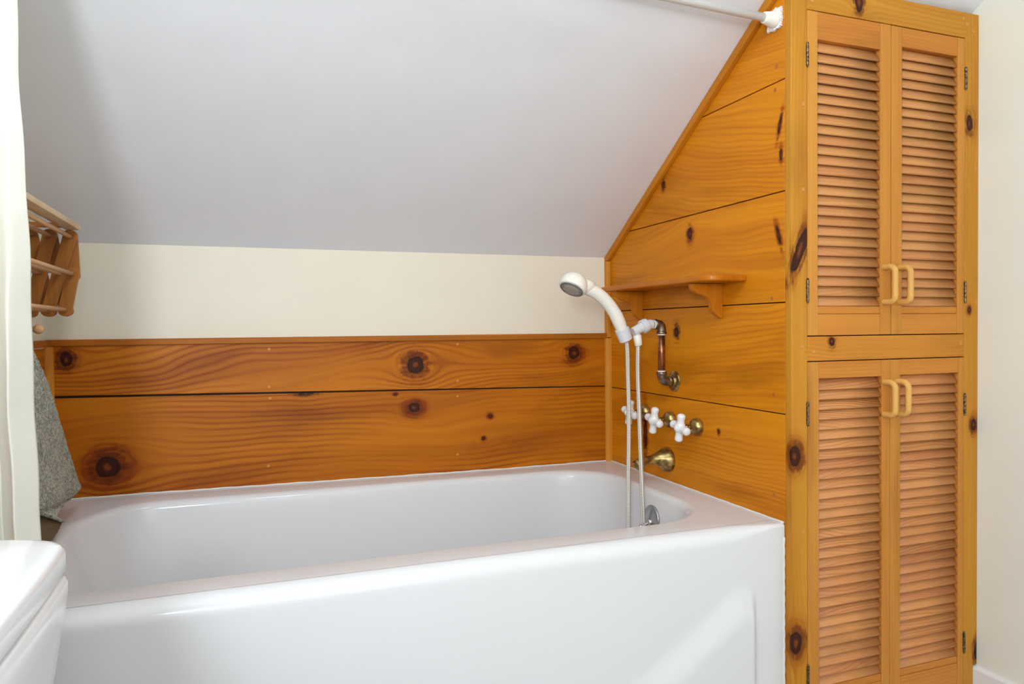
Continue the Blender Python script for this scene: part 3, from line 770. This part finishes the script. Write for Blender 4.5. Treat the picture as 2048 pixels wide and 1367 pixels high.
bm = NB(); box(bm, XL+.0005, XL+.012, -.70, -.205, 1.170, 1.200); box(bm, XL+.0005, XL+.012, -.70, -.205, 1.005, 1.03)
box(bm, XL+.010, -1.452, -.235, -.222, 1.1965, 1.2065); box(bm, XL+.010, -1.452, -.665, -.652, 1.1965, 1.2065)
finish(bm, 'wall_cleat', m_rackslat, rk, bev=.001)

# ------------------------------------------------------------------ toilet
tl = thing('toilet', 'white toilet tank with a rounded lid in the lower left corner', 'toilet', (-1.39, -1.43, 0))
def sup(cx, cy, a, b_, e, n=72):
    out = []
    for k in range(n):
        t = 2*PI*k/n; c, s = math.cos(t), math.sin(t)
        out.append((cx+a*math.copysign(abs(c)**(2/e), c), cy+b_*math.copysign(abs(s)**(2/e), s)))
    return out
def loft(bm, L):
    rs = [[bm.verts.new((x, y, z)) for x, y in pts] for pts, z in L]; n = len(rs[0])
    for i in range(len(rs)-1):
        for k in range(n): bm.faces.new((rs[i][k], rs[i][(k+1) % n], rs[i+1][(k+1) % n], rs[i+1][k]))
    bm.faces.new(rs[0][::-1]); bm.faces.new(rs[-1])
cx, cy, ha, hb = -1.3900, -1.355, .1345, .205
def outl(d, bow=.050, k=1.):
    out = []
    for x, y in rrect(cx-ha+d, cx+ha-d, cy-hb+d, cy+hb-d, .017-d*.1, 8, 14):
        t = min(1, abs(x-cx)/ha); u = min(1, abs(y-cy)/hb)
        out.append((x+math.copysign(.004*(1-u*u), x-cx), y+math.copysign(bow*(1-t*t)*u, y-cy)))
    return out
bm = NB(); zl = .750
loft(bm, [(outl(d), z) for d, z in ((.010, zl-.031), (.001, zl-.030), (0, zl-.028), (0, zl-.012), (.0015, zl-.0065), (.005, zl-.0025), (.010, zl-.0008), (.016, zl), (.05, zl+.002), (.09, zl+.003))])
finish(bm, 'tank_lid', m_toilet, tl, smooth=True)
bm = NB()
loft(bm, [(outl(d), z) for d, z in ((.040, .36), (.034, .40), (.014, .60), (.002, .675), (-.001, .695), (-.0015, .708), (.0015, .715), (.008, .7175))])
finish(bm, 'tank', m_toilet, tl, smooth=True)
bm = NB(); bx, by = -1.02, cy
loft(bm, [(sup(bx-.08, by, .20, .11, 2.6), .0), (sup(bx-.08, by, .19, .10, 2.4), .03), (sup(bx-.08, by, .17, .09, 2.2), .15), (sup(bx-.06, by, .22, .14, 2.2), .28), (sup(bx-.04, by, .27, .18, 2.2), .36), (sup(bx-.04, by, .27, .18, 2.2), .395), (sup(bx-.04, by, .26, .17, 2.2), .40)])
finish(bm, 'bowl', m_toilet, tl, smooth=True)
bm = NB(); loft(bm, [(sup(bx-.01, by, .235, .185, 2.2), .401), (sup(bx-.01, by, .24, .19, 2.2), .41), (sup(bx-.01, by, .24, .19, 2.2), .43), (sup(bx-.01, by, .22, .17, 2.2), .436)])
finish(bm, 'seat_lid', m_toilet, tl, smooth=True)
